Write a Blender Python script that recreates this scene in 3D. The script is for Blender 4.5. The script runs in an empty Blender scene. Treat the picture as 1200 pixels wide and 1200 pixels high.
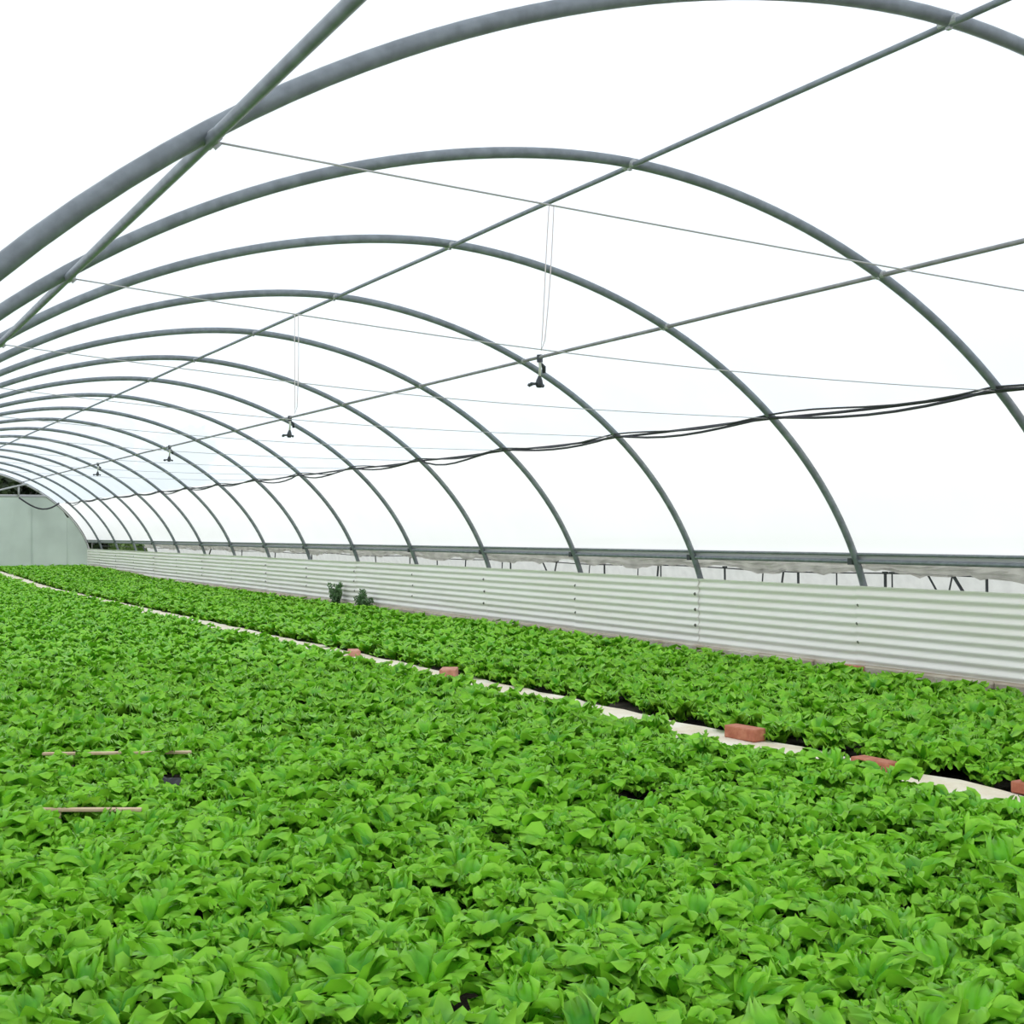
import bpy, math, random
import numpy as np
from mathutils import Vector, Matrix

rng = np.random.default_rng(11)
random.seed(11)
scn = bpy.context.scene
COL = scn.collection

# ------------------------------------------------------------------ camera
# tunnel frame: x to the right wall, y along the tunnel, z up, metres
FPX, YAW, PITCH, ROLL = 1530.8, 0.4971, 0.0143, -0.0059
CAM = np.array([-4.242, 0.0, 1.40])
_F = np.array([math.sin(YAW) * math.cos(PITCH), math.cos(YAW) * math.cos(PITCH), math.sin(PITCH)])
_R = np.array([math.cos(YAW), -math.sin(YAW), 0.0])
_U = np.cross(_R, _F)
_R, _U = _R * math.cos(ROLL) + _U * math.sin(ROLL), -_R * math.sin(ROLL) + _U * math.cos(ROLL)
cd = bpy.data.cameras.new('camera')
cam = bpy.data.objects.new('camera', cd)
COL.objects.link(cam)
cd.sensor_width = 36.0
cd.sensor_fit = 'HORIZONTAL'
cd.lens = 36.0 * FPX / 1200.0
cd.clip_start, cd.clip_end = 0.05, 600
m = Matrix.Identity(4)
for i in range(3):
    m[i][0], m[i][1], m[i][2], m[i][3] = _R[i], _U[i], -_F[i], CAM[i]
cam.matrix_world = m
scn.camera = cam


def ray(px, py):
    return _F + _R * (px - 600) / FPX + _U * (600 - py) / FPX


def on_z(px, py, z):
    r = ray(px, py)
    return CAM + r * ((z - CAM[2]) / r[2])


def on_x(px, py, x):
    r = ray(px, py)
    return CAM + r * ((x - CAM[0]) / r[0])


def on_y(px, py, y):
    r = ray(px, py)
    return CAM + r * ((y - CAM[1]) / r[1])


def project(p):
    d = np.asarray(p, float) - CAM
    z = d @ _F
    return 600 + FPX * (d @ _R) / z, 600 - FPX * (d @ _U) / z, z


# ------------------------------------------------------------------ world, exposure
scn.view_settings.view_transform = 'Standard'
scn.view_settings.look = 'None'
scn.view_settings.gamma = 1.0
scn.view_settings.use_curve_mapping = False
scn.view_settings.exposure = 0.0
w = bpy.data.worlds.new('overcast_sky')
scn.world = w
w.use_nodes = True
nt = w.node_tree
nt.nodes.clear()
out = nt.nodes.new('ShaderNodeOutputWorld')
bg = nt.nodes.new('ShaderNodeBackground')
tc = nt.nodes.new('ShaderNodeTexCoord')
no = nt.nodes.new('ShaderNodeTexNoise')
no.inputs['Scale'].default_value = 2.2
no.inputs['Detail'].default_value = 5
rp = nt.nodes.new('ShaderNodeValToRGB')
rp.color_ramp.elements[0].position = 0.35
rp.color_ramp.elements[0].color = (0.82, 0.91, 1.0, 1)
rp.color_ramp.elements[1].position = 0.62
rp.color_ramp.elements[1].color = (1.0, 1.0, 1.0, 1)
nt.links.new(tc.outputs['Generated'], no.inputs['Vector'])
nt.links.new(no.outputs['Fac'], rp.inputs['Fac'])
nt.links.new(rp.outputs['Color'], bg.inputs['Color'])
bg.inputs['Strength'].default_value = 1.43
nt.links.new(bg.outputs['Background'], out.inputs['Surface'])

sd = bpy.data.lights.new('veiled_sun', 'SUN')
sd.energy = 0.5
sd.angle = math.radians(20)
sd.color = (1.0, 0.97, 0.92)
sun = bpy.data.objects.new('veiled_sun', sd)
COL.objects.link(sun)
sun.rotation_euler = (math.radians(-18), math.radians(-30), 0)

# ------------------------------------------------------------------ materials


def material(name, base, rough=0.6, metal=0.0, var=0.0, scale=6.0, second=None, bump=0.0, bscale=40.0, spec=0.5, stretch=None):
    mt = bpy.data.materials.new(name)
    mt.use_nodes = True
    n, l = mt.node_tree.nodes, mt.node_tree.links
    b = n['Principled BSDF']
    b.inputs['Base Color'].default_value = (*base, 1)
    b.inputs['Roughness'].default_value = rough
    b.inputs['Metallic'].default_value = metal
    b.inputs['Specular IOR Level'].default_value = spec
    if var or second:
        g = n.new('ShaderNodeNewGeometry')
        t = n.new('ShaderNodeTexNoise')
        t.inputs['Scale'].default_value = scale
        t.inputs['Detail'].default_value = 4
        src = g.outputs['Position']
        if stretch:
            mp = n.new('ShaderNodeMapping')
            mp.inputs['Scale'].default_value = stretch
            l.new(src, mp.inputs['Vector'])
            src = mp.outputs['Vector']
        l.new(src, t.inputs['Vector'])
        r = n.new('ShaderNodeValToRGB')
        e = r.color_ramp.elements
        e[0].position, e[1].position = 0.36, 0.66
        if second:
            e[0].color, e[1].color = (*base, 1), (*second, 1)
        else:
            e[0].color = (*[max(0, c * (1 - var)) for c in base], 1)
            e[1].color = (*[min(1, c * (1 + var)) for c in base], 1)
        l.new(t.outputs['Fac'], r.inputs['Fac'])
        l.new(r.outputs['Color'], b.inputs['Base Color'])
    if bump:
        g2 = n.new('ShaderNodeNewGeometry')
        t2 = n.new('ShaderNodeTexNoise')
        t2.inputs['Scale'].default_value = bscale
        l.new(g2.outputs['Position'], t2.inputs['Vector'])
        bm = n.new('ShaderNodeBump')
        bm.inputs['Strength'].default_value = bump
        bm.inputs['Distance'].default_value = 0.02
        l.new(t2.outputs['Fac'], bm.inputs['Height'])
        l.new(bm.outputs['Normal'], b.inputs['Normal'])
    return mt


def film_material(name, tint, clear, var=0.05, scale=1.2):
    """thin polythene: mostly scatters the sky's light through, a little of it stays clear"""
    mt = bpy.data.materials.new(name)
    mt.use_nodes = True
    n, l = mt.node_tree.nodes, mt.node_tree.links
    n.clear()
    o = n.new('ShaderNodeOutputMaterial')
    tl = n.new('ShaderNodeBsdfTranslucent')
    tr = n.new('ShaderNodeBsdfTransparent')
    df = n.new('ShaderNodeBsdfDiffuse')
    mx = n.new('ShaderNodeMixShader')
    md = n.new('ShaderNodeMixShader')
    g = n.new('ShaderNodeNewGeometry')
    t = n.new('ShaderNodeTexNoise')
    t.inputs['Scale'].default_value = scale
    t.inputs['Detail'].default_value = 6
    l.new(g.outputs['Position'], t.inputs['Vector'])
    r = n.new('ShaderNodeValToRGB')
    e = r.color_ramp.elements
    e[0].position, e[1].position = 0.3, 0.7
    e[0].color = (*[c * (1 - var) for c in tint], 1)
    e[1].color = (*tint, 1)
    l.new(t.outputs['Fac'], r.inputs['Fac'])
    l.new(r.outputs['Color'], tl.inputs['Color'])
    l.new(r.outputs['Color'], df.inputs['Color'])
    l.new(r.outputs['Color'], tr.inputs['Color'])
    md.inputs['Fac'].default_value = 0.12
    l.new(tl.outputs[0], md.inputs[1])
    l.new(df.outputs[0], md.inputs[2])
    mx.inputs['Fac'].default_value = clear
    l.new(md.outputs[0], mx.inputs[1])
    l.new(tr.outputs[0], mx.inputs[2])
    l.new(mx.outputs[0], o.inputs['Surface'])
    return mt


def leaf_material(name, dark, light, scale=9.0, trans=0.35):
    mt = bpy.data.materials.new(name)
    mt.use_nodes = True
    n, l = mt.node_tree.nodes, mt.node_tree.links
    b = n['Principled BSDF']
    o = n['Material Output']
    g = n.new('ShaderNodeNewGeometry')
    t = n.new('ShaderNodeTexNoise')
    t.inputs['Scale'].default_value = scale
    t.inputs['Detail'].default_value = 3
    l.new(g.outputs['Position'], t.inputs['Vector'])
    r = n.new('ShaderNodeValToRGB')
    e = r.color_ramp.elements
    e[0].position, e[1].position = 0.32, 0.68
    e[0].color, e[1].color = (*dark, 1), (*light, 1)
    l.new(t.outputs['Fac'], r.inputs['Fac'])
    l.new(r.outputs['Color'], b.inputs['Base Color'])
    b.inputs['Roughness'].default_value = 0.45
    b.inputs['Specular IOR Level'].default_value = 0.35
    tl = n.new('ShaderNodeBsdfTranslucent')
    l.new(r.outputs['Color'], tl.inputs['Color'])
    mx = n.new('ShaderNodeMixShader')
    mx.inputs['Fac'].default_value = trans
    l.new(b.outputs[0], mx.inputs[1])
    l.new(tl.outputs[0], mx.inputs[2])
    l.new(mx.outputs[0], o.inputs['Surface'])
    return mt


def lettuce_material():
    """green blade, yellower frilled margin (stored per vertex as 'margin'), plant to plant variation"""
    mt = leaf_material('lettuce_leaf', (0.035, 0.25, 0.008), (0.19, 0.58, 0.018), 8.0, 0.15)
    n, l = mt.node_tree.nodes, mt.node_tree.links
    at = n.new('ShaderNodeAttribute')
    at.attribute_name = 'margin'
    mx = n.new('ShaderNodeMix')
    mx.data_type = 'RGBA'
    ramp = n['Color Ramp']
    targets = [k.to_socket for k in ramp.outputs['Color'].links]
    l.new(at.outputs['Fac'], mx.inputs['Factor'])
    l.new(ramp.outputs['Color'], mx.inputs[6])
    mx.inputs[7].default_value = (0.40, 0.78, 0.055, 1)
    for s_ in targets:
        l.new(mx.outputs[2], s_)
    n['Principled BSDF'].inputs['Roughness'].default_value = 0.42
    n['Principled BSDF'].inputs['Specular IOR Level'].default_value = 0.28
    return mt


M = dict(
    roof=film_material('roof_polythene', (0.86, 0.91, 0.96), 0.10),
    side=film_material('side_polythene', (0.97, 0.965, 0.95), 0.03, 0.03),
    side_shaded=film_material('shaded_side_polythene', (0.76, 0.76, 0.74), 0.03, 0.14, 9.0),  # lower side film: shade on it put into the tint, less transmissive
    endfilm=film_material('end_polythene', (0.80, 0.87, 0.83), 0.34, 0.16, 0.9),
    galv=material('galvanised_steel', (0.205, 0.225, 0.245), 0.42, 0.15, 0.16, 14, bump=0.0),
    purlin=material('weathered_purlin_steel', (0.27, 0.26, 0.26), 0.5, 0.2, 0.15, 10),
    dark=material('dark_steel', (0.05, 0.055, 0.06), 0.5, 0.3, 0.2, 20),
    clamp=material('pale_clamp_zinc', (0.46, 0.46, 0.46), 0.45, 0.15),
    rubber=material('black_cable_sheath', (0.035, 0.033, 0.042), 0.45),
    wire=material('tie_wire', (0.50, 0.48, 0.47), 0.6),
    twine=material('pale_twine', (0.74, 0.66, 0.64), 0.8),
    tube=material('pale_plastic_tube', (0.55, 0.57, 0.46), 0.4),
    corr=material('white_corrugated_sheet', (0.90, 0.85, 0.79), 0.42, 0.0, second=(0.95, 0.90, 0.86), scale=2.2, stretch=(1, 0.35, 3)),
    screw=material('screw_head', (0.18, 0.17, 0.15), 0.5, 0.5),
    conc=material('footing_concrete', (0.46, 0.37, 0.28), 0.9, second=(0.66, 0.60, 0.50), scale=3.5, bump=0.5),
    path=material('pale_path_concrete', (0.76, 0.64, 0.46), 0.9, second=(0.90, 0.82, 0.68), scale=4.0, bump=0.4),
    soil=material('dark_soil', (0.028, 0.020, 0.014), 0.95, second=(0.07, 0.05, 0.034), scale=8, bump=0.8),
    field=material('outside_field', (0.16, 0.22, 0.08), 0.95, second=(0.36, 0.34, 0.25), scale=0.5),
    brick=material('terracotta', (0.42, 0.13, 0.075), 0.85, second=(0.56, 0.22, 0.13), scale=16, bump=0.4),
    brick2=material('pale_terracotta', (0.52, 0.22, 0.15), 0.85, second=(0.66, 0.33, 0.24), scale=16, bump=0.4),
    wood=material('bare_pine', (0.62, 0.43, 0.27), 0.8, second=(0.74, 0.56, 0.38), scale=10),
    plastic=material('black_plastic', (0.02, 0.019, 0.022), 0.4),
    lettuce=lettuce_material(),
    weed=leaf_material('weed_leaf', (0.07, 0.17, 0.05), (0.22, 0.36, 0.17), 14.0, 0.2),
    shrub=leaf_material('shrub_leaf', (0.06, 0.13, 0.02), (0.15, 0.24, 0.06), 3.0, 0.2),
    tree=leaf_material('evergreen_leaf', (0.012, 0.028, 0.012), (0.035, 0.06, 0.02), 3.0, 0.1),
    bark=material('bark', (0.06, 0.045, 0.03), 0.95),
)

# ------------------------------------------------------------------ mesh helpers


def mesh(name, verts, faces, mat, smooth=False):
    me = bpy.data.meshes.new(name)
    me.from_pydata([tuple(map(float, v)) for v in verts], [], [tuple(int(i) for i in f) for f in faces])
    me.materials.append(mat)
    if smooth:
        me.polygons.foreach_set('use_smooth', [True] * len(me.polygons))
    me.update()
    return me


def obj(name, me, parent=None, loc=(0, 0, 0), rot=(0, 0, 0), scale=(1, 1, 1)):
    o = bpy.data.objects.new(name, me)
    COL.objects.link(o)
    o.location, o.rotation_euler, o.scale = loc, rot, scale
    if parent is not None:
        o.parent = parent
    return o


def tag(o, label=None, cat=None, group=None, kind=None):
    if label:
        o['label'] = label
    if cat:
        o['category'] = cat
    if group:
        o['group'] = group
    if kind:
        o['kind'] = kind
    return o


def empty(name, loc=(0, 0, 0), rotz=0):
    return obj(name, None, None, loc, (0, 0, rotz))


class G:
    """vertex / face collector"""

    def __init__(s):
        s.v, s.f = [], []

    def box(s, lo, hi, rot=None, at=(0, 0, 0)):
        b = len(s.v)
        for z in (lo[2], hi[2]):
            for x, y in ((lo[0], lo[1]), (hi[0], lo[1]), (hi[0], hi[1]), (lo[0], hi[1])):
                p = Vector((x, y, z))
                if rot is not None:
                    p = rot @ p
                s.v.append((p.x + at[0], p.y + at[1], p.z + at[2]))
        s.f += [(b, b + 3, b + 2, b + 1), (b + 4, b + 5, b + 6, b + 7), (b, b + 1, b + 5, b + 4), (b + 1, b + 2, b + 6, b + 5), (b + 2, b + 3, b + 7, b + 6), (b + 3, b, b + 4, b + 7)]
        return s

    def tube(s, pts, r, sides=8, up=(0, 0, 1)):
        pts = [Vector(p) for p in pts]
        b = len(s.v)
        n = len(pts)
        for i, p in enumerate(pts):
            t = (pts[min(i + 1, n - 1)] - pts[max(i - 1, 0)]).normalized()
            u = Vector(up)
            if abs(t.dot(u)) > 0.95:
                u = Vector((1, 0, 0))
            a = t.cross(u).normalized()
            c = a.cross(t)
            rr = r[i] if isinstance(r, (list, tuple)) else r
            for k in range(sides):
                q = p + (a * math.cos(2 * math.pi * k / sides) + c * math.sin(2 * math.pi * k / sides)) * rr
                s.v.append(tuple(q))
        for i in range(n - 1):
            for k in range(sides):
                k2 = (k + 1) % sides
                s.f.append((b + i * sides + k, b + i * sides + k2, b + (i + 1) * sides + k2, b + (i + 1) * sides + k))
        s.f.append(tuple(b + k for k in reversed(range(sides))))
        s.f.append(tuple(b + (n - 1) * sides + k for k in range(sides)))
        return s

    def mesh(s, name, mat, smooth=False):
        return mesh(name, s.v, s.f, mat, smooth)


def bevelled_box(sx, sy, sz, bev):
    """box with chamfered edges, resting on z = 0"""
    import bmesh
    bm = bmesh.new()
    bmesh.ops.create_cube(bm, size=1.0)
    for v in bm.verts:
        v.co = Vector((v.co.x * sx, v.co.y * sy, (v.co.z + 0.5) * sz))
    bmesh.ops.bevel(bm, geom=list(bm.edges), offset=bev, segments=1, affect='EDGES')
    vs = [tuple(v.co) for v in bm.verts]
    bm.verts.index_update()
    fs = [tuple(v.index for v in f.verts) for f in bm.faces]
    bm.free()
    return vs, fs


# ------------------------------------------------------------------ tunnel profile
A_R, A_L, B_Z, ZC, PW = 4.476, 4.75, 3.406, 0.2125, 1.8637
BAY = 2.5
Y_END = 46.3


def hoop_y(n):
    return BAY * (2.6235 + n)


def crown(x):
    a = A_R if x > 0 else A_L
    return ZC + B_Z * max(0.0, 1 - abs(x / a) ** PW) ** (1 / PW)


def profile():
    pts = []
    # right side from the ground up
    pts.append((A_R, -0.25))
    pts.append((A_R, 0.0))
    N = 46
    for i in range(N + 1):
        t = math.pi / 2 * i / N
        pts.append((A_R * math.cos(t) ** (2 / PW), ZC + B_Z * math.sin(t) ** (2 / PW)))
    xl = -3.90
    K = 30
    for i in range(1, K + 1):
        x = xl * i / K
        pts.append((x, crown(x)))
    z0 = crown(xl)
    sl = (crown(xl) - crown(xl - 0.01)) / 0.01
    p0, p1, p2, p3 = np.array([xl, z0]), np.array([xl - 0.5, z0 - 0.5 * sl]), np.array([-5.0, 1.15]), np.array([-5.05, 0.3])
    for i in range(1, 11):
        t = i / 10
        q = p0 * (1 - t) ** 3 + 3 * p1 * t * (1 - t) ** 2 + 3 * p2 * t * t * (1 - t) + p3 * t ** 3
        pts.append(tuple(q))
    pts.append((-5.05, -0.25))
    return np.array(pts)


PROF = profile()


def offset_profile(d):
    t = np.gradient(PROF, axis=0)
    t /= np.linalg.norm(t, axis=1)[:, None]
    n = np.stack([t[:, 1], -t[:, 0]], 1)
    return PROF + n * d


def ground_rise(y):
    t = min(1.0, max(0.0, (y - 32) / 12.0))
    return 0.17 * t * t * (3 - 2 * t)


# ------------------------------------------------------------------ setting: ground
ys = np.arange(-9, Y_END + 0.01, 0.5)
xs = np.linspace(-5.6, 4.6, 52)
V, Fc = [], []
for y in ys:
    for x in xs:
        V.append((x, y, ground_rise(y) + rng.uniform(-0.012, 0.012)))
nx = len(xs)
for j in range(len(ys) - 1):
    for i in range(nx - 1):
        a = j * nx + i
        Fc.append((a, a + 1, a + nx + 1, a + nx))
tag(obj('floor', mesh('floor', V, Fc, M['soil'])), 'dark bare soil floor beneath the lettuce beds', kind='structure')
g = G().box((-160, -120, -0.6), (160, 200, -0.06))
tag(obj('ground', g.mesh('ground', M['field'])), 'rough grassy ground outside the tunnel', kind='structure')

# the narrow path between the two beds: a slab with slightly worn edges
V, Fc = [], []
py = np.arange(-2, 45.6, 0.25)
for y in py:
    z = ground_rise(y)
    l_, r_ = 0.60 + rng.uniform(-0.02, 0.02), 1.17 + rng.uniform(-0.03, 0.03)
    t_ = 0.055 + rng.uniform(-0.004, 0.004)
    V += [(l_, y, z - 0.05), (l_ + 0.01, y, z + t_), (r_ - 0.01, y, z + t_), (r_, y, z - 0.05)]
for j in range(len(py) - 1):
    a = j * 4
    for k in range(3):
        Fc.append((a + k, a + 4 + k, a + 5 + k, a + 1 + k))
Fc += [(0, 1, 2, 3), tuple(len(V) - 1 - k for k in range(4))]
tag(obj('path', mesh('path', V, Fc, M['path'])), 'narrow pale concrete path running between the two lettuce beds', kind='structure')

# ------------------------------------------------------------------ setting: film skin
OP = offset_profile(0.045)
i_cab = int(np.argmin(np.hypot(PROF[:60, 0] - 3.33, PROF[:60, 1] - 2.40)))
i_rail = int(np.argmin(np.abs(PROF[:40, 1] - 1.12)))
i_left = len(PROF) - 6


def skin(name, i0, i1, mat, off=0.0, sag=0.028, y0=-8.44, y1=Y_END):
    yy = []
    n = -6
    while hoop_y(n) < y1 - 0.01:
        for k in range(4):
            y = hoop_y(n) + BAY * k / 4
            if y0 <= y < y1 - 0.01:
                yy.append((y, sag * math.sin(math.pi * k / 4)))
        n += 1
    yy.append((y1, 0))
    t = np.gradient(PROF, axis=0)
    t /= np.linalg.norm(t, axis=1)[:, None]
    nn = np.stack([t[:, 1], -t[:, 0]], 1)
    V, Fc = [], []
    k = i1 - i0 + 1
    for y, s in yy:
        for i in range(i0, i1 + 1):
            p = OP[i] + nn[i] * (off - s * (0.6 + 0.4 * math.sin(i * 0.9 + y)))
            V.append((p[0], y, p[1]))
    for j in range(len(yy) - 1):
        for i in range(k - 1):
            a = j * k + i
            Fc.append((a, a + 1, a + k + 1, a + k))
    return mesh(name, V, Fc, mat, True)


tag(obj('ceiling', skin('ceiling', i_cab, i_left, M['roof'])), 'milky polythene roof film stretched over the hoops', kind='structure')
tag(obj('wall_left', skin('wall_left', i_left, len(PROF) - 1, M['side'])), 'milky polythene side film', kind='structure')

wall = tag(empty('wall_right'), 'side wall of white film above low corrugated cladding', kind='structure')
obj('side_film', skin('side_film', i_rail, i_cab, M['side'], off=0.006, sag=0.02), wall)
obj('lower_film', skin('lower_film', 1, i_rail, M['side_shaded'], off=0.05, sag=0.0, y1=38.0), wall)

# corrugated sheets, one per bay, lapping a little
WZ0, WZ1, WX = 0.15, 0.872, 4.305
NW, SEG = 8.5, 8


def corr_mesh(name, length):
    V, Fc = [], []
    n = int(NW * SEG)
    nyy = 2
    for side, dx in ((0, 0.0), (1, 0.004)):
        for j in range(nyy):
            for i in range(n + 1):
                z = WZ0 + (WZ1 - WZ0) * i / n
                V.append((dx + 0.0105 * math.cos(2 * math.pi * i / SEG), length * (j / (nyy - 1) - 0.5), z))
    k = n + 1
    for i in range(n):
        Fc.append((i, i + 1, k + i + 1, k + i))
        b = 2 * k
        Fc.append((b + i, b + k + i, b + k + i + 1, b + i + 1))
        Fc.append((i, b + i, b + i + 1, i + 1))
        Fc.append((k + i, k + i + 1, b + k + i + 1, b + k + i))
    for e in (0, n):
        Fc.append((e, k + e, 3 * k + e, 2 * k + e))
    me = mesh(name, V, Fc, M['corr'], False)
    return me


cm = corr_mesh('corrugated_sheet', BAY + 0.08)
sg = G().tube([(-0.004, 0, 0), (0.012, 0, 0)], 0.011, 8)
sg.tube([(0.004, 0, 0), (0.014, 0, 0)], 0.017, 8)
sm = sg.mesh('screw', M['screw'])
for n in range(-3, 16):
    y = hoop_y(n) + BAY / 2
    ln = 1.0
    if n == 15:
        ln, y = 0.87, 45.2
    s = obj('corrugated_sheet', cm, wall, (WX + (0.003 if n % 2 else -0.003), y, rng.uniform(-0.006, 0.006)), (0, rng.uniform(-0.008, 0.008), 0), (1, ln, 1))
    for i in (1, 3, 5):
        z = WZ0 + (WZ1 - WZ0) * (i * SEG + SEG / 2 + SEG) / (NW * SEG)
        obj('screw', sm, s, (0.0125 * math.cos(math.pi) - 0.006, -BAY / 2 + 0.02 + rng.uniform(-0.02, 0.02), z))

# low footing of rough blocks under the sheets
base = tag(empty('baseboard_right'), 'rough earth-stained concrete footing below the corrugated sheets', kind='structure')
v0, f0 = bevelled_box(0.16, 1.22, 0.30, 0.012)
fm = mesh('footing_block', v0, f0, M['conc'])
fb = mesh('footing_brick', v0, f0, M['brick'])
y = -3.0
i = 0
while y < 45.5:
    ln = rng.uniform(0.75, 1.3)
    o = obj('footing_block', fm, base, (4.352 + rng.uniform(-0.012, 0.012), y + ln / 2, -0.155 + rng.uniform(-0.008, 0.004) + ground_rise(y)), (0, 0, 0), (1, (ln - 0.012) / 1.22, 1))
    y += ln
    i += 1
p = on_x(1000, 783, 4.25)
obj('footing_brick', fb, base, (4.325, p[1], -0.158), (0, 0, 0), (1, 0.20, 1))

# ------------------------------------------------------------------ hoops
C_R = 0.033
P1, P2, P3 = (2.158, 3.12), (0.14, 3.61), (-3.12, 2.645)
hp = [(p[0], 0, p[1]) for p in PROF]
hoop_pipe = G().tube(hp, C_R, 10, up=(0, 1, 0)).mesh('arch_pipe', M['galv'], True)


def clamp_mesh():
    c = G()
    R = 0.047
    c.tube([(0, -0.05, -0.012), (0, 0.05, -0.012)], R * 0.5, 10)
    c.box((-0.010, -0.012, -0.045), (0.010, 0.012, -0.02))
    return c.mesh('clamp', M['clamp'])


cl_me = clamp_mesh()
post_me = G().tube([(A_R - 0.115, 0, 0.86), (A_R - 0.03, 0, 0.42), (A_R, 0, 0.1), (A_R, 0, -0.2)], 0.041, 10, up=(0, 1, 0)).mesh('ground_post', M['galv'], True)
HOOPS = list(range(-1, 16))
ORD = ['first', 'second', 'third', 'fourth', 'fifth', 'sixth', 'seventh', 'eighth', 'ninth', 'tenth', 'eleventh', 'twelfth', 'thirteenth', 'fourteenth', 'fifteenth', 'sixteenth', 'seventeenth', 'eighteenth', 'nineteenth']
for n in HOOPS:
    h = tag(empty('tunnel_hoop', (0, hoop_y(n), 0)), 'grey galvanised steel hoop across the polytunnel, %s counted from the end wall' % ORD[15 - n], 'tunnel hoop', 'hoops of the tunnel')
    obj('arch_pipe', hoop_pipe, h)
    obj('ground_post', post_me, h)
    for (x, z) in (P1, P2, P3):
        obj('clamp', cl_me, h, (x, 0, z + 0.005), (0, math.atan2(x, z) * 0.9, 0))


# ------------------------------------------------------------------ purlins and rail
def long_pipe(name, x, z, r, mat, label, cat, y0=-2.0, y1=Y_END, wob=0.0):
    pts = []
    y = y0
    while y < y1:
        pts.append((x + rng.uniform(-wob, wob), y, z + rng.uniform(-wob, wob)))
        y += BAY / 2
    pts.append((x, y1, z))
    return tag(obj(name, G().tube(pts, r, 8).mesh(name, mat, True)), label, cat)


long_pipe('purlin_pipe', P1[0] - 0.004, P1[1] - 0.008, 0.0165, M['purlin'], 'long grey-brown purlin pipe with the sprinklers hanging from it', 'pipe', wob=0.003)
long_pipe('purlin_pipe', P2[0], P2[1] - 0.014, 0.0165, M['galv'], 'long grey ridge purlin pipe running just under the hoop tops', 'pipe', wob=0.003)
long_pipe('purlin_pipe', P3[0], P3[1] - 0.01, 0.020, M['galv'], 'long grey purlin pipe that the cross tie wires start from', 'pipe', wob=0.002)

rail = tag(empty('side_rail', (0, 0, 0)), 'grey double rail along the lower edge of the white side film', 'rail')
for nm, x, z, r, mt in (('upper_pipe', 4.262, 1.165, 0.014, M['galv']), ('lower_pipe', 4.282, 1.098, 0.021, M['galv'])):
    obj(nm, G().tube([(x, y, z) for y in np.linspace(-3, 46.2, 12)], r, 8).mesh(nm, mt, True), rail)
obj('strip', G().box((4.300, -3, 1.10), (4.308, 46.2, 1.16)).mesh('strip', M['clamp']), rail)
jm = G().box((-0.05, -0.03, -0.03), (0.02, 0.03, 0.03)).mesh('joint', M['dark'])
for n in HOOPS:
    obj('joint', jm, rail, (4.285, hoop_y(n) + 0.045, 1.098))

# bunched strip of old film below the rail
V, Fc = [], []
yy = np.arange(-2.5, 38, 0.11)
K = 7
for j, y in enumerate(yy):
    low = 0.985 + 0.022 * math.sin(y * 2.3) + 0.018 * math.sin(y * 5.7 + 1) + rng.uniform(-0.02, 0.014)
    for i in range(K):
        t = i / (K - 1)
        z = 1.085 * (1 - t) + low * t
        V.append((4.345 + 0.03 * t + 0.014 * math.sin(9 * t + y * 3.1) + rng.uniform(-0.012, 0.012), y + rng.uniform(-0.02, 0.02), z))
for j in range(len(yy) - 1):
    for i in range(K - 1):
        a = j * K + i
        Fc.append((a, a + K, a + K + 1, a + 1))
crumpled = film_material('grey_crumpled_film', (0.74, 0.72, 0.68), 0.0, 0.25, 5.0)
tag(obj('rolled_side_curtain', mesh('rolled_side_curtain', V, Fc, crumpled, False)), 'crumpled grey-white strip of film bunched under the side rail', 'curtain')
pts = []
for y in np.arange(-2.5, 44.6, 0.6):
    pts.append((4.40, y, 0.985 + 0.012 * math.sin(y * 1.7)))
tag(obj('support_wire', G().tube(pts, 0.007, 6).mesh('support_wire', M['dark'], True)), 'thin dark wire below the crumpled film strip', 'wire')

# little struts standing behind the corrugated sheets: (pixel column, lean along the wall, thickness)
STRUTS = [(1156, 0.00, .016), (1127, -0.14, .019), (1112, 0.05, .010), (1096, -0.13, .012), (1045, 0.0, .009), (1037, 0.0, .018), (980, 0.0, .009),
          (935, 0.0, .016), (916, 0.04, .013), (893, 0.02, .009), (849, 0.0, .014), (770, 0.03, .014), (774, 0.0, .010), (747, 0.02, .008), (708, 0.0, .014), (690, 0.03, .008),
          (650, 0.07, .013), (640, -0.16, .013), (598, 0.0, .014), (588, 0.02, .010), (545, 0.03, .012), (512, 0.0, .012), (480, 0.0, .012), (440, -0.02, .012),
          (365, 0.0, .014), (322, 0.05, .014), (283, 0.03, .013), (245, 0.22, .020), (170, -0.30, .026), (158, 0.0, .018)]
for k, (px, lean, th) in enumerate(STRUTS):
    lean = -lean
    p = on_x(px, 0.5 * (project((4.40, on_x(px, 680, 4.40)[1], 0.94))[1] + 680), 4.40)
    y = p[1]
    g = G().tube([(0, -lean * 1.2, 0.56), (0, -lean * 0.4, 0.80), (0, lean * 0.75, 1.004)], th * 0.8, 6, up=(1, 0, 0))
    g.box((-0.012, lean * 0.75 - 0.028, 0.992), (0.012, lean * 0.75 + 0.028, 1.008))
    lab = 'small dark upright strut showing between film strip and corrugated wall' if abs(lean) < 0.06 else 'small dark slanting strut showing between film strip and corrugated wall'
    so = tag(obj('wall_strut', g.mesh('wall_strut', M['dark'], False), None, (4.405, y, 0)), lab, 'strut', 'upright wall struts' if abs(lean) < 0.06 else 'slanting wall struts')

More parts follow.
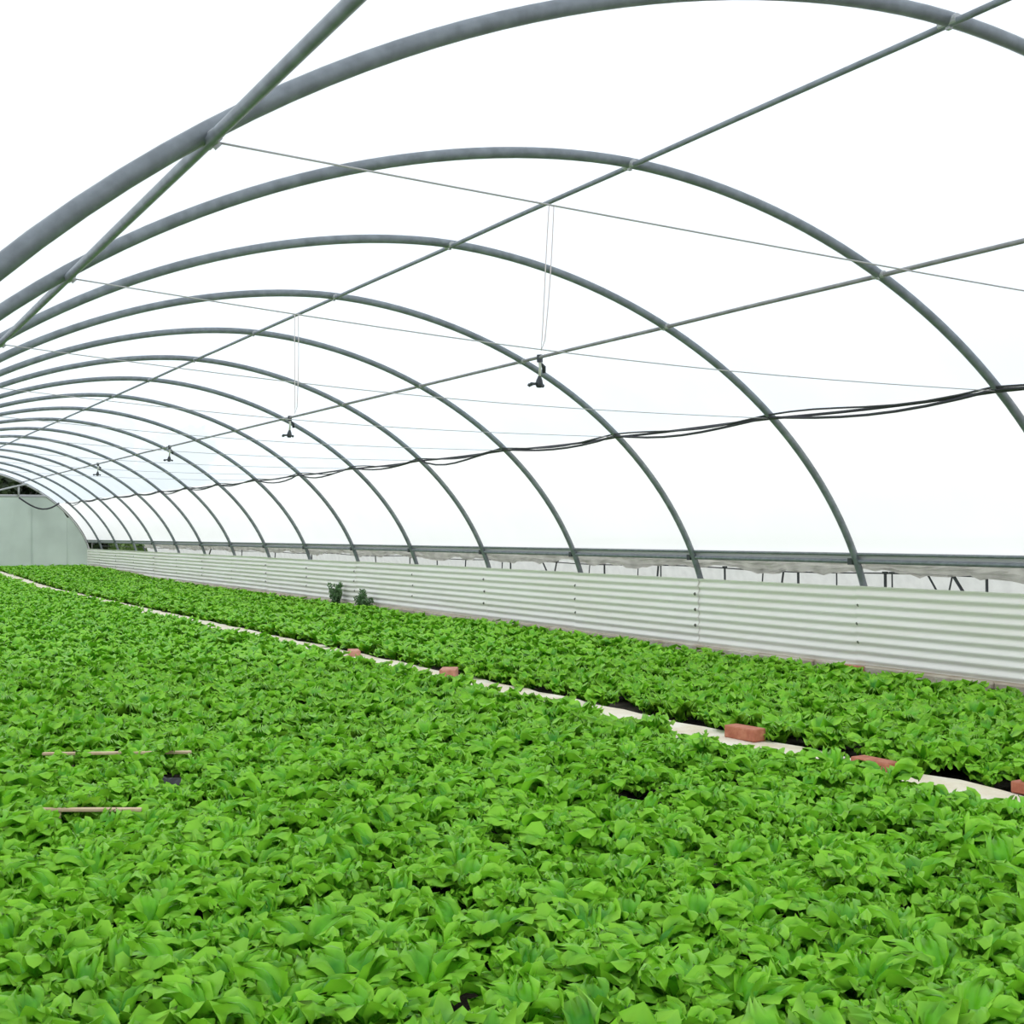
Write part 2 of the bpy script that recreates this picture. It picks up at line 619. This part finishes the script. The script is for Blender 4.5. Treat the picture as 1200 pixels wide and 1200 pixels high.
# ------------------------------------------------------------------ cables
CX, CZ = 3.323, 2.40
LAB = ['black cable strand pulled nearly straight along the hoops', 'black cable strand sagging loosely between the hoops', 'thin black cable strand twisted around the other two']
for s in range(3):
    pts = []
    r = (0.0135, 0.0125, 0.009)[s]
    ph = rng.uniform(0, 6)
    for n in range(-2, 16):
        sag = (0.02, 0.085, 0.045)[s] * rng.uniform(0.5, 1.35)
        skew = rng.uniform(0.7, 1.5)
        for k in range(8):
            t = k / 8
            tt = t ** skew
            dx = -0.050 - 0.013 * s
            x = CX + dx - 0.03 * math.sin(math.pi * t)
            z = CZ - 0.010 + 0.012 * (s - 1) - sag * math.sin(math.pi * tt) + (0.02 * math.sin(2 * math.pi * t + ph) if s == 2 else 0)
            yv = hoop_y(n) + BAY * t
            if yv < 44.1:
                pts.append((x, yv, z))
    pts.append((CX - 0.06, 44.3, CZ - 0.01))
    tag(obj('black_cable', G().tube(pts, r, 6).mesh('black_cable', M['rubber'], True)), LAB[s], 'cable')
a, b = on_y(78, 581, 45.9), on_y(22, 583, 45.9)
pts = []
for i in range(13):
    t = i / 12
    q = a * (1 - t) + b * t
    pts.append((q[0], 45.9, q[2] - 0.42 * math.sin(math.pi * t ** 0.9)))
tag(obj('hanging_cable', G().tube(pts, 0.03, 6).mesh('hanging_cable', M['rubber'], True)), 'dark cable looping down in front of the end wall panels', 'cable')

# ------------------------------------------------------------------ tie wires and twines
def wire_sag(n):
    return 0.02 if n == -1 else 0.085


for n in range(-1, 8):
    pts = []
    for i in range(17):
        t = i / 16
        x = P3[0] * (1 - t) + (CX - 0.05) * t
        z = (P3[1] - 0.01) * (1 - t) + (CZ - 0.02) * t - wire_sag(n) * math.sin(math.pi * t)
        pts.append((x, hoop_y(n), z))
    tag(obj('tie_wire', G().tube(pts, 0.0036, 5, up=(0, 1, 0)).mesh('tie_wire', M['wire'], True)), 'thin tie wire strung across the tunnel at the %s hoop from the end wall' % ORD[15 - n], 'wire', 'cross tie wires')


def wire_z(x, n):
    t = (x - P3[0]) / (CX - 0.05 - P3[0])
    return (P3[1] - 0.01) * (1 - t) + (CZ - 0.02) * t - wire_sag(n) * math.sin(math.pi * t)


for n, ptop, pbot, lab in ((-1, (647, 240), (635, 412), 'pale doubled twine dangling long from a cross tie wire'), (0, (348, 373), (346, 486), 'pale doubled twine dangling short from a cross tie wire')):
    a, b = on_y(*ptop, hoop_y(n)), on_y(*pbot, hoop_y(n))
    zt = wire_z(a[0], n)
    g = G()
    pts = []
    w_ = 0.012
    for i in range(15):
        t = i / 14
        pts.append((a[0] - w_ * (0.6 + 0.4 * math.cos(3 * t)) + (b[0] - a[0]) * t, hoop_y(n), zt + 0.004 + (b[2] - zt) * t))
    for i in range(1, 15):
        t = 1 - i / 14
        pts.append((a[0] + w_ * (0.6 + 0.5 * math.sin(3 * t)) + (b[0] - a[0]) * t, hoop_y(n), zt + 0.004 + (b[2] - zt) * t))
    tag(obj('hanging_twine', g.tube(pts, 0.0022, 5, up=(0, 1, 0)).mesh('hanging_twine', M['twine'], True)), lab, 'twine')

# ------------------------------------------------------------------ sprinklers below the purlin
fit_me = G().box((-0.02, -0.022, -0.05), (0.02, 0.022, 0.026)).mesh('fitting', M['dark'])
drop_me = G().tube([(0, 0, -0.03), (0.004, 0, -0.10), (-0.006, 0, -0.20)], 0.014, 8).mesh('drop_tube', M['tube'], True)
valve = G().tube([(0.03, 0, -0.055), (0.075, 0, -0.09), (0.078, 0, -0.15)], [0.008, 0.022, 0.018], 8)
valve_me = valve.mesh('valve', M['dark'], True)
hd = G().tube([(-0.006, 0, -0.19), (-0.01, 0, -0.225), (-0.014, 0, -0.27), (-0.016, 0, -0.30)], [0.016, 0.030, 0.040, 0.026], 10)
head_me = hd.mesh('sprinkler_head', M['dark'], True)
arm_me = G().tube([(0, 0, 0), (0.07, 0, -0.004), (0.10, 0, -0.012), (0.115, 0, -0.006)], [0.012, 0.011, 0.020, 0.013], 8).mesh('nozzle', M['dark'], True)
SPR = [on_x(633, 417, P1[0])[1], on_x(340, 488, P1[0])[1], on_x(199, 523, P1[0])[1], on_x(115, 544, P1[0])[1]]
for i_s, y in enumerate(SPR):
    s = tag(empty('hanging_sprinkler', (P1[0] - 0.004, y, P1[1] - 0.008), 0.5), 'dark sprinkler with nozzle arms hanging from the purlin pipe, %s from the end wall' % ORD[3 - i_s], 'sprinkler', 'sprinklers on the purlin pipe')
    obj('fitting', fit_me, s)
    obj('drop_tube', drop_me, s)
    obj('valve', valve_me, s)
    h = obj('sprinkler_head', head_me, s)
    for ang in (0.2, math.pi - 0.3, 1.9):
        obj('nozzle', arm_me, h, (-0.014, 0, -0.262), (0, 0, ang))

# ------------------------------------------------------------------ end wall
we = tag(empty('wall_back'), 'end wall of translucent panels with an open dark top', kind='structure')
EP = offset_profile(-0.0)
BARZ = 2.66


def right_x(z):
    if z <= ZC:
        return A_R
    return A_R * max(0.0, 1 - ((z - ZC) / B_Z) ** PW) ** (1 / PW)


def left_x(z):
    seg = PROF[48:]
    return float(np.interp(-z, -seg[:, 1], seg[:, 0]))


edges = [-5.05] + list(np.arange(-4.4, 4.0, 1.15)) + [4.476]
for k in range(len(edges) - 1):
    x0, x1 = edges[k] + 0.001, edges[k + 1] - 0.001
    zs = np.linspace(0.0, BARZ, 12)
    L_ = [(max(x0, left_x(z) + 0.03), z) for z in zs]
    R_ = [(min(x1, right_x(z) - 0.03), z) for z in zs]
    ring = [q for q in L_ if q[0] < x1] and [(a_, b_) for a_, b_ in zip(L_, R_) if a_[0] < b_[0] - 0.01]
    poly = [a_ for a_, b_ in ring] + [b_ for a_, b_ in reversed(ring)]
    n = len(poly)
    V = [(p_[0], Y_END, p_[1]) for p_ in poly] + [(p_[0], Y_END + 0.006, p_[1]) for p_ in poly]
    Fc = [tuple(range(n)), tuple(reversed(range(n, 2 * n)))] + [(i, i + n, (i + 1) % n + n, (i + 1) % n) for i in range(n)]
    obj('panel', mesh('panel', V, Fc, M['endfilm']), we)
    obj('stud', G().tube([(x1, Y_END + 0.03, 0), (x1, Y_END + 0.03, min(BARZ, 2.6) if x1 < 3.5 else 1.2)], 0.008, 6).mesh('stud', M['clamp']), we)
obj('cross_bar', G().tube([(left_x(BARZ), Y_END - 0.02, BARZ), (right_x(BARZ), Y_END - 0.02, BARZ)], 0.045, 8).mesh('cross_bar', M['clamp'], True), we)
obj('end_arch', G().tube([(p[0], Y_END, p[1]) for p in PROF], 0.03, 8, up=(0, 1, 0)).mesh('end_arch', M['clamp'], True), we)
a, b = on_y(-60, 588, Y_END - 0.15), on_y(40, 565, Y_END - 0.15)
obj('slanting_bar', G().tube([tuple(a), tuple(b), (2.75, Y_END - 0.1, crown(2.75) - 0.03)], 0.03, 8).mesh('slanting_bar', M['clamp'], True), we)
q = on_y(22, 568, Y_END - 0.1)
obj('short_post', G().tube([(q[0], Y_END - 0.08, q[2]), (q[0], Y_END - 0.08, BARZ)], 0.03, 8).mesh('short_post', M['clamp'], True), we)


# ------------------------------------------------------------------ foliage outside
def leaf_cloud(name, mat, centres, radii, count, size):
    c = np.array(centres)
    rr = np.array(radii)
    idx = rng.integers(0, len(c), count)
    d = rng.normal(size=(count, 3))
    d /= np.linalg.norm(d, axis=1)[:, None]
    rad = rng.uniform(0.55, 1.0, count) ** 0.5
    p = c[idx] + d * rad[:, None] * rr[idx]
    u = rng.normal(size=(count, 3))
    u /= np.linalg.norm(u, axis=1)[:, None]
    v = np.cross(u, d)
    v /= np.linalg.norm(v, axis=1)[:, None] + 1e-9
    s = size * rng.uniform(0.6, 1.3, count)[:, None]
    V = np.stack([p - u * s, p - v * s * 0.5, p + u * s, p + v * s * 0.5], 1).reshape(-1, 3)
    F_ = np.arange(count * 4).reshape(-1, 4)
    return mesh(name, V, F_, mat)


for k, (x, y, hgt, rad) in enumerate([(-6.0, 66, 7.0, 2.0), (-1.4, 67, 7.4, 2.2), (3.2, 65.5, 7.2, 2.2), (7.8, 67, 7.0, 2.2), (12.2, 66, 6.4, 2.1), (-3.8, 74, 8.0, 2.4), (1.0, 74, 8.0, 2.4), (5.6, 74, 8.0, 2.4), (10.2, 74, 8.0, 2.4)]):
    t = tag(empty('evergreen_tree', (x, y, -0.06)), 'dark evergreen tree standing outside beyond the end wall opening', 'tree', 'trees beyond the end wall')
    cs = [(rng.uniform(-.5, .5) * rad, rng.uniform(-.5, .5) * rad, hgt * f_) for f_ in np.linspace(0.22, 0.88, 9)]
    rs = [(rad * (1.1 - 0.6 * f_), rad * (1.1 - 0.6 * f_), rad * 0.62) for f_ in np.linspace(0, 0.88, 9)]
    c_ = tag(obj('crown', leaf_cloud('crown', M['tree'], cs, rs, 4200, 0.26), t), kind='stuff')
    obj('trunk', G().tube([(0, 0, 0), (0.05, 0.02, hgt * 0.4), (0, 0, hgt * 0.8)], [0.18, 0.13, 0.05], 8).mesh('trunk', M['bark'], True), t)
for k, (x, y, hgt) in enumerate([(5.6, 44.6, 1.5), (5.8, 47.6, 1.6), (6.5, 42.0, 1.4)]):
    t = tag(empty('outside_shrub', (x, y, -0.06)), 'olive green shrub outside the gap above the corrugated wall', 'shrub', 'shrubs outside the side wall')
    cs = [(rng.uniform(-.4, .4), rng.uniform(-.6, .6), hgt * f_) for f_ in (0.25, 0.45, 0.65, 0.8)]
    tag(obj('foliage', leaf_cloud('foliage', M['shrub'], cs, [(0.7, 0.8, 0.35)] * 4, 1300, 0.09), t), kind='stuff')
    obj('stem', G().tube([(0, 0, 0), (0.03, 0, hgt * 0.6)], [0.05, 0.02], 6).mesh('stem', M['bark'], True), t)

WEEDS = []
# two weeds against the corrugated wall
for k, (px, py_, hgt, wid) in enumerate([(394, 706, 0.50, 0.14), (427, 713, 0.42, 0.17)]):
    p = on_x(px, py_, 4.14)
    WEEDS.append((4.14, p[1]))
    t = tag(empty('weed_clump', (4.14, p[1], 0.0)), ['taller narrow dark green weed growing against the corrugated wall', 'shorter rounder dark green weed growing against the corrugated wall'][k], 'weed')
    cs, tops = [], []
    for i in range(9):
        a_ = rng.uniform(0, 6.28)
        hh = hgt * rng.uniform(0.6, 1.0)
        tops.append((math.cos(a_) * wid * rng.uniform(0.3, 1), math.sin(a_) * wid * rng.uniform(0.3, 1.2), hh))
    for tp in tops:
        obj('stem', G().tube([(0, 0, 0), (tp[0] * 0.6, tp[1] * 0.6, tp[2] * 0.5), tp], [0.007, 0.005, 0.003], 5).mesh('stem', M['weed']), t)
        for f_ in (0.35, 0.55, 0.75, 0.95):
            cs.append((tp[0] * f_, tp[1] * f_, tp[2] * f_))
    tag(obj('foliage', leaf_cloud('foliage', M['weed'], cs, [(0.055, 0.055, 0.05)] * len(cs), 700, 0.03), t), kind='stuff')

# ------------------------------------------------------------------ bricks along the path


def brick(px, py_, size, mat, rotz, label, tilt=0.0, edge=False):
    p = on_z(px, py_, 0.055)
    v, f = bevelled_box(size[0], size[1], size[2], 0.006)
    t = tag(obj('clay_brick', mesh('clay_brick', v, f, mat), None, (p[0], p[1], 0.055 + ground_rise(p[1])), (tilt, 0, rotz)), label, 'brick', 'clay bricks along the path')
    return t


brick(873, 866, (0.11, 0.27, 0.08), M['brick'], 0.10, 'long red clay brick set on edge beside the pale path, largest of its kind')
brick(1026, 900, (0.11, 0.28, 0.05), M['brick'], 0.04, 'flat red clay brick lying on the pale path among leaves')
brick(526, 794, (0.15, 0.27, 0.085), M['brick2'], -0.55, 'pale pinkish clay brick turned askew at the path edge')
brick(415, 768, (0.12, 0.30, 0.06), M['brick2'], -0.3, 'small pinkish clay brick lying farthest along the path')
brick(1216, 932, (0.11, 0.24, 0.06), M['brick'], 0.05, 'red clay brick half hidden by the lettuces past the flat one')

# battens peeking out of the bed, each on short pegs
BATS = [((50, 882), (224, 880), 'thin pale wooden batten on pegs beside the black plastic scrap'), ((46, 947), (166, 947), 'thin pale wooden batten on pegs nearest the tunnel start')]
clear_pts = []
for (a_, b_, lab) in BATS:
    A_, B_ = on_z(a_[0], a_[1], 0.150), on_z(b_[0], b_[1], 0.150)
    mid = (A_ + B_) / 2
    d = B_ - A_
    ang = math.atan2(d[1], d[0])
    L_ = float(np.hypot(d[0], d[1]))
    t = tag(empty('wooden_batten', (mid[0], mid[1], 0), ang), lab, 'batten')
    v, f = bevelled_box(L_, 0.03, 0.016, 0.003)
    obj('strip', mesh('strip', v, f, M['wood']), t, (0, 0, 0.135))
    for sx in (-0.3, 0.3):
        obj('peg', G().tube([(sx * L_, 0, -0.04), (sx * L_, 0, 0.137)], 0.008, 6).mesh('peg', M['wood']), t)
    for tt in (0.04, 0.14, 0.9, 0.98):
        clear_pts.append(A_ * (1 - tt) + B_ * tt)
p = on_z(188, 915, 0.06)
V, Fc = [], []
N = 9
for j in range(N):
    for i in range(N):
        u, v = i / (N - 1) - 0.5, j / (N - 1) - 0.5
        V.append((u * 0.26, v * 0.20, 0.05 + 0.10 * max(0, 0.6 - 2.2 * abs(v - 0.1 * math.sin(5 * u))) + rng.uniform(-0.012, 0.012)))
for j in range(N - 1):
    for i in range(N - 1):
        a = j * N + i
        Fc.append((a, a + 1, a + N + 1, a + N))
tag(obj('plastic_scrap', mesh('plastic_scrap', V, Fc, M['plastic']), None, (p[0], p[1], -0.02), (0, 0, -0.5)), 'crumpled scrap of black plastic in a gap between lettuces', 'plastic')
scrap = p

# ------------------------------------------------------------------ lettuces


def leaf_grid(nu, nv, length, width, lean, curl, frill, waves, phase, seed):
    """one blistered, frilly, recurved leaf growing from the origin towards +x; returns verts, margin weight, faces"""
    r = np.random.default_rng(seed)
    V, W = [], []
    sub = 12
    rad = z = 0.0
    for j in range(nv + 1):
        v = j / nv
        if j:
            for q in range(sub):                # walk along the curving midrib
                t = (j - 1 + (q + 0.5) / sub) / nv
                a = lean + curl * t ** 2.2
                rad += math.sin(a) * length / (nv * sub)
                z += math.cos(a) * length / (nv * sub)
        ang = lean + curl * v ** 2.2            # angle from the vertical
        wv = width * (0.15 + 0.85 * v ** 0.8) * (1.0 if v < 0.7 else 1.0 - 0.45 * ((v - 0.7) / 0.3) ** 2)
        nrm = (-math.cos(ang), math.sin(ang))   # leaf normal in (x, z)
        for i in range(nu + 1):
            u = 2 * i / nu - 1
            m = max(max(0.0, (abs(u) - 0.45) / 0.55) ** 1.3, max(0.0, (v - 0.68) / 0.32) ** 1.2)
            th = waves * math.pi * u + phase
            ruf = math.sin(th + 7.0 * v * (1 if u > 0 else -1)) + (0.15 if nu > 12 else 0.35) * r.normal()
            blister = math.sin(5.2 * u + phase * 2) * math.sin(10.0 * v + phase) * min(1.0, 2 * v)
            fr = frill * (m * ruf + 0.42 * blister)
            cup = 0.26 * width * (u * u) * (1 - 0.75 * v)
            side = u * wv * 0.5 * (1 + 0.10 * math.sin(9 * v + phase)) + frill * 0.5 * m * math.cos(th * 1.3 + 6 * v)
            x = rad + nrm[0] * (fr - 0.4 * cup)
            zz = z + nrm[1] * fr + cup
            V.append((x, side, max(zz, -0.005)))
            W.append(min(1.0, m) * (0.45 + 0.35 * r.uniform()))
    Fc = []
    k = nu + 1
    for j in range(nv):
        for i in range(nu):
            a = j * k + i
            Fc.append((a, a + 1, a + k + 1, a + k))
    return np.array(V), np.array(W), np.array(Fc)


def rotz(V, a):
    c, s = math.cos(a), math.sin(a)
    return np.stack([V[:, 0] * c - V[:, 1] * s, V[:, 0] * s + V[:, 1] * c, V[:, 2]], 1)


# leaf moulds: outer, middle and heart leaves, shared by all the lettuces
def moulds(nu, nv, k0):
    f_ = 1.0 if nu > 12 else 1.15
    outer = [leaf_grid(nu, nv, 0.165, 0.125, 0.72, 1.20, 0.017 * f_, 3.6, 1.3 * i, k0 + i) for i in range(4)]
    middle = [leaf_grid(nu, nv, 0.195, 0.118, 0.34, 1.75, 0.019 * f_, 3.6, 0.9 * i + 0.4, k0 + 10 + i) for i in range(4)]
    heart = [leaf_grid(nu, nv, 0.200, 0.095, 0.06, 2.0, 0.019 * f_, 3.2, 1.7 * i, k0 + 20 + i) for i in range(4)]
    return outer, middle, heart


def plan(r, n_out=5, n_mid=6, n_heart=5):
    """leaf list of one plant: (ring, mould, azimuth, scale)"""
    L = []
    a0 = r.uniform(0, 6.28)
    for i in range(n_out):
        L.append((0, int(r.integers(4)), a0 + i * 6.283 / n_out + r.uniform(-.3, .3), r.uniform(0.78, 1.12)))
    for i in range(n_mid):
        L.append((1, int(r.integers(4)), a0 + 0.6 + i * 6.283 / n_mid + r.uniform(-.35, .35), r.uniform(0.72, 1.14)))
    H = [(2, int(r.integers(4)), a0 + i * 6.283 / n_heart + r.uniform(-.4, .4), r.uniform(0.7, 1.12)) for i in range(n_heart)]
    return L, H


def join(parts, mo):
    V, W, Fc, n = [], [], [], 0
    for ring, k, az, sc in parts:
        v, w_, f = mo[ring][k]
        v = rotz(v * sc, az)
        V.append(v)
        W.append(w_)
        Fc.append(f + n)
        n += len(v)
    return np.concatenate(V), np.concatenate(W), np.concatenate(Fc)


hi_m, mid_m, lo_m = moulds(18, 9, 100), moulds(8, 6, 200), moulds(4, 4, 300)
pr = np.random.default_rng(5)
PLANS = [plan(pr) for _ in range(8)]

# where they stand
SP = 0.235
pts = []
row = 0
y = 2.0
spots = []
while y < 45.9:
    o = 0.5 * (row % 2)
    k = 0
    while 0.56 - (k + o) * SP > -4.75:
        spots.append((0.56 - (k + o) * SP, y, -(2 * k + row % 2) - 1))
        k += 1
    k = 0
    while 1.29 + (k + o) * SP < 4.02:
        spots.append((1.29 + (k + o) * SP, y, 2 * k + row % 2 + 1))
        k += 1
    y += SP * 0.88
    row += 1
for x, y, rk in spots:
    p = np.array([x + rng.uniform(-.055, .055), y + rng.uniform(-.055, .055)])
    d = p - CAM[:2]
    dist = float(np.hypot(*d))
    az = math.atan2(d[0], d[1])
    lo_, hi_ = YAW - math.radians(21.5), YAW + math.radians(21.5)
    mg = 0.9 / max(dist, 1)
    if not (lo_ - mg < az < hi_ + mg and dist > 2.6):
        continue
    if any(np.hypot(*(p - c[:2])) < 0.08 for c in clear_pts) or np.hypot(*(p - scrap[:2])) < 0.20:
        continue
    if any(math.hypot(p[0] - a_, p[1] - b_) < 0.36 for a_, b_ in WEEDS) or rng.uniform() < 0.02:
        continue
    pts.append((p[0], p[1], dist, rk))
pts.sort(key=lambda t: t[2])


def shows(p):
    u, v, z = project((p[0], p[1], 0.1))
    return -25 < u < 1225 and v < 1215


def size_of(p):
    s = rng.uniform(0.88, 1.28)
    for c in clear_pts:                       # plants in front of the battens are smaller
        d = np.array([p[0], p[1]]) - c[:2]
        if np.hypot(*d) < 0.34 and np.hypot(*(np.array(p[:2]) - CAM[:2])) < np.hypot(*(c[:2] - CAM[:2])):
            s *= 0.97
    d = np.array([p[0], p[1]]) - scrap[:2]
    if np.hypot(*d) < 0.5 and p[1] < scrap[1]:
        s *= 0.85
    return s


singles = [p for p in pts if shows(p)][:385]
keys = {(p[0], p[1]) for p in singles}
rest = [p for p in pts if (p[0], p[1]) not in keys]
WITH_PARTS = 200


def npmesh(name, V, W, Fc, mat):
    me = bpy.data.meshes.new(name)
    me.vertices.add(len(V))
    me.vertices.foreach_set('co', V.astype(np.float32).ravel())
    me.loops.add(Fc.size)
    me.loops.foreach_set('vertex_index', Fc.astype(np.int32).ravel())
    me.polygons.add(len(Fc))
    me.polygons.foreach_set('loop_start', np.arange(0, Fc.size, 4, dtype=np.int32))
    me.polygons.foreach_set('use_smooth', np.ones(len(Fc), dtype=bool))
    me.materials.append(mat)
    me.update(calc_edges=True)
    me.validate()
    at = me.attributes.new('margin', 'FLOAT', 'POINT')
    at.data.foreach_set('value', np.clip(W, 0, 1).astype(np.float32))
    return me


leaf_me = [[npmesh('leaf', v, w_, f, M['lettuce']) for v, w_, f in ring] for ring in hi_m]
heart_me = [npmesh('heart', *join(H, hi_m), M['lettuce']) for L, H in PLANS]
whole_me = [npmesh('curly_lettuce', *join(L + H, hi_m), M['lettuce']) for L, H in PLANS]
MARKS = [(o.location.x, o.location.y, t_) for o, t_ in zip([o for o in COL.objects if o.name.startswith('clay_brick')], (
    'bright green curly lettuce beside the largest red brick', 'bright green curly lettuce beside the flat red brick', 'bright green curly lettuce beside the askew pinkish brick',
    'bright green curly lettuce beside the small pinkish brick', 'bright green curly lettuce beside the half hidden red brick'))]
MARKS += [(o.location.x, o.location.y, t_) for o, t_ in zip([o for o in COL.objects if o.name.startswith('wooden_batten')], (
    'bright green curly lettuce beside the longer wooden batten', 'bright green curly lettuce beside the shorter wooden batten'))]
MARKS.append((scrap[0], scrap[1], 'bright green curly lettuce beside the scrap of black plastic'))
LAB1 = 'bright green curly lettuce in the wide bed before the path'
LAB2 = 'bright green curly lettuce in the bed between path and corrugated wall'
for i, p in enumerate(singles):
    k = int(rng.integers(len(PLANS)))
    s = size_of(p)
    far = p[0] > 0.8
    rz = rng.uniform(0, 6.28)
    if i < WITH_PARTS:
        t = empty('curly_lettuce', (p[0], p[1], 0.0), rz)
        for ring, mk, az, sc in PLANS[k][0]:
            obj('leaf', leaf_me[ring][mk], t, (0, 0, 0), (0, 0, az), (sc, sc, sc))
        obj('heart', heart_me[k], t)
    else:
        t = obj('curly_lettuce', whole_me[k], None, (p[0], p[1], 0.0), (0, 0, rz))
    t.scale = (s, s, s * rng.uniform(0.9, 1.08))
    lab = LAB2 if far else LAB1
    rk = abs(p[3])
    if rk <= 6:
        lab = ('bright green curly lettuce, %s row behind the pale path' if far else 'bright green curly lettuce, %s row before the pale path') % ORD[rk - 1]
    for (bx, by, bl) in MARKS:
        if math.hypot(p[0] - bx, p[1] - by) < 0.30:
            lab = bl
    tag(t, lab, 'lettuce', 'lettuces by the wall' if far else 'lettuces in the wide bed')

# the rest of the crop, too many to count
mid_t = [join(L[1:] + H, mid_m) for L, H in PLANS]
lo_t = [join(L[2:] + H[1:], lo_m) for L, H in PLANS]
V, WW, Fc, n = [], [], [], 0
for p in rest:
    T = mid_t if p[2] < 13 else lo_t
    v, w_, f = T[int(rng.integers(len(T)))]
    WW.append(w_)
    s = size_of(p)
    v = rotz(v * s, rng.uniform(0, 6.28)) + np.array([p[0], p[1], ground_rise(p[1])])
    V.append(v)
    Fc.append(f + n)
    n += len(v)
V, Fc = np.concatenate(V), np.concatenate(Fc)
tag(obj('lettuce_crop', npmesh('lettuce_crop', V, np.concatenate(WW), Fc, M['lettuce'])), 'dense green carpet of lettuce plants filling both beds into the distance', 'lettuce crop', kind='stuff')
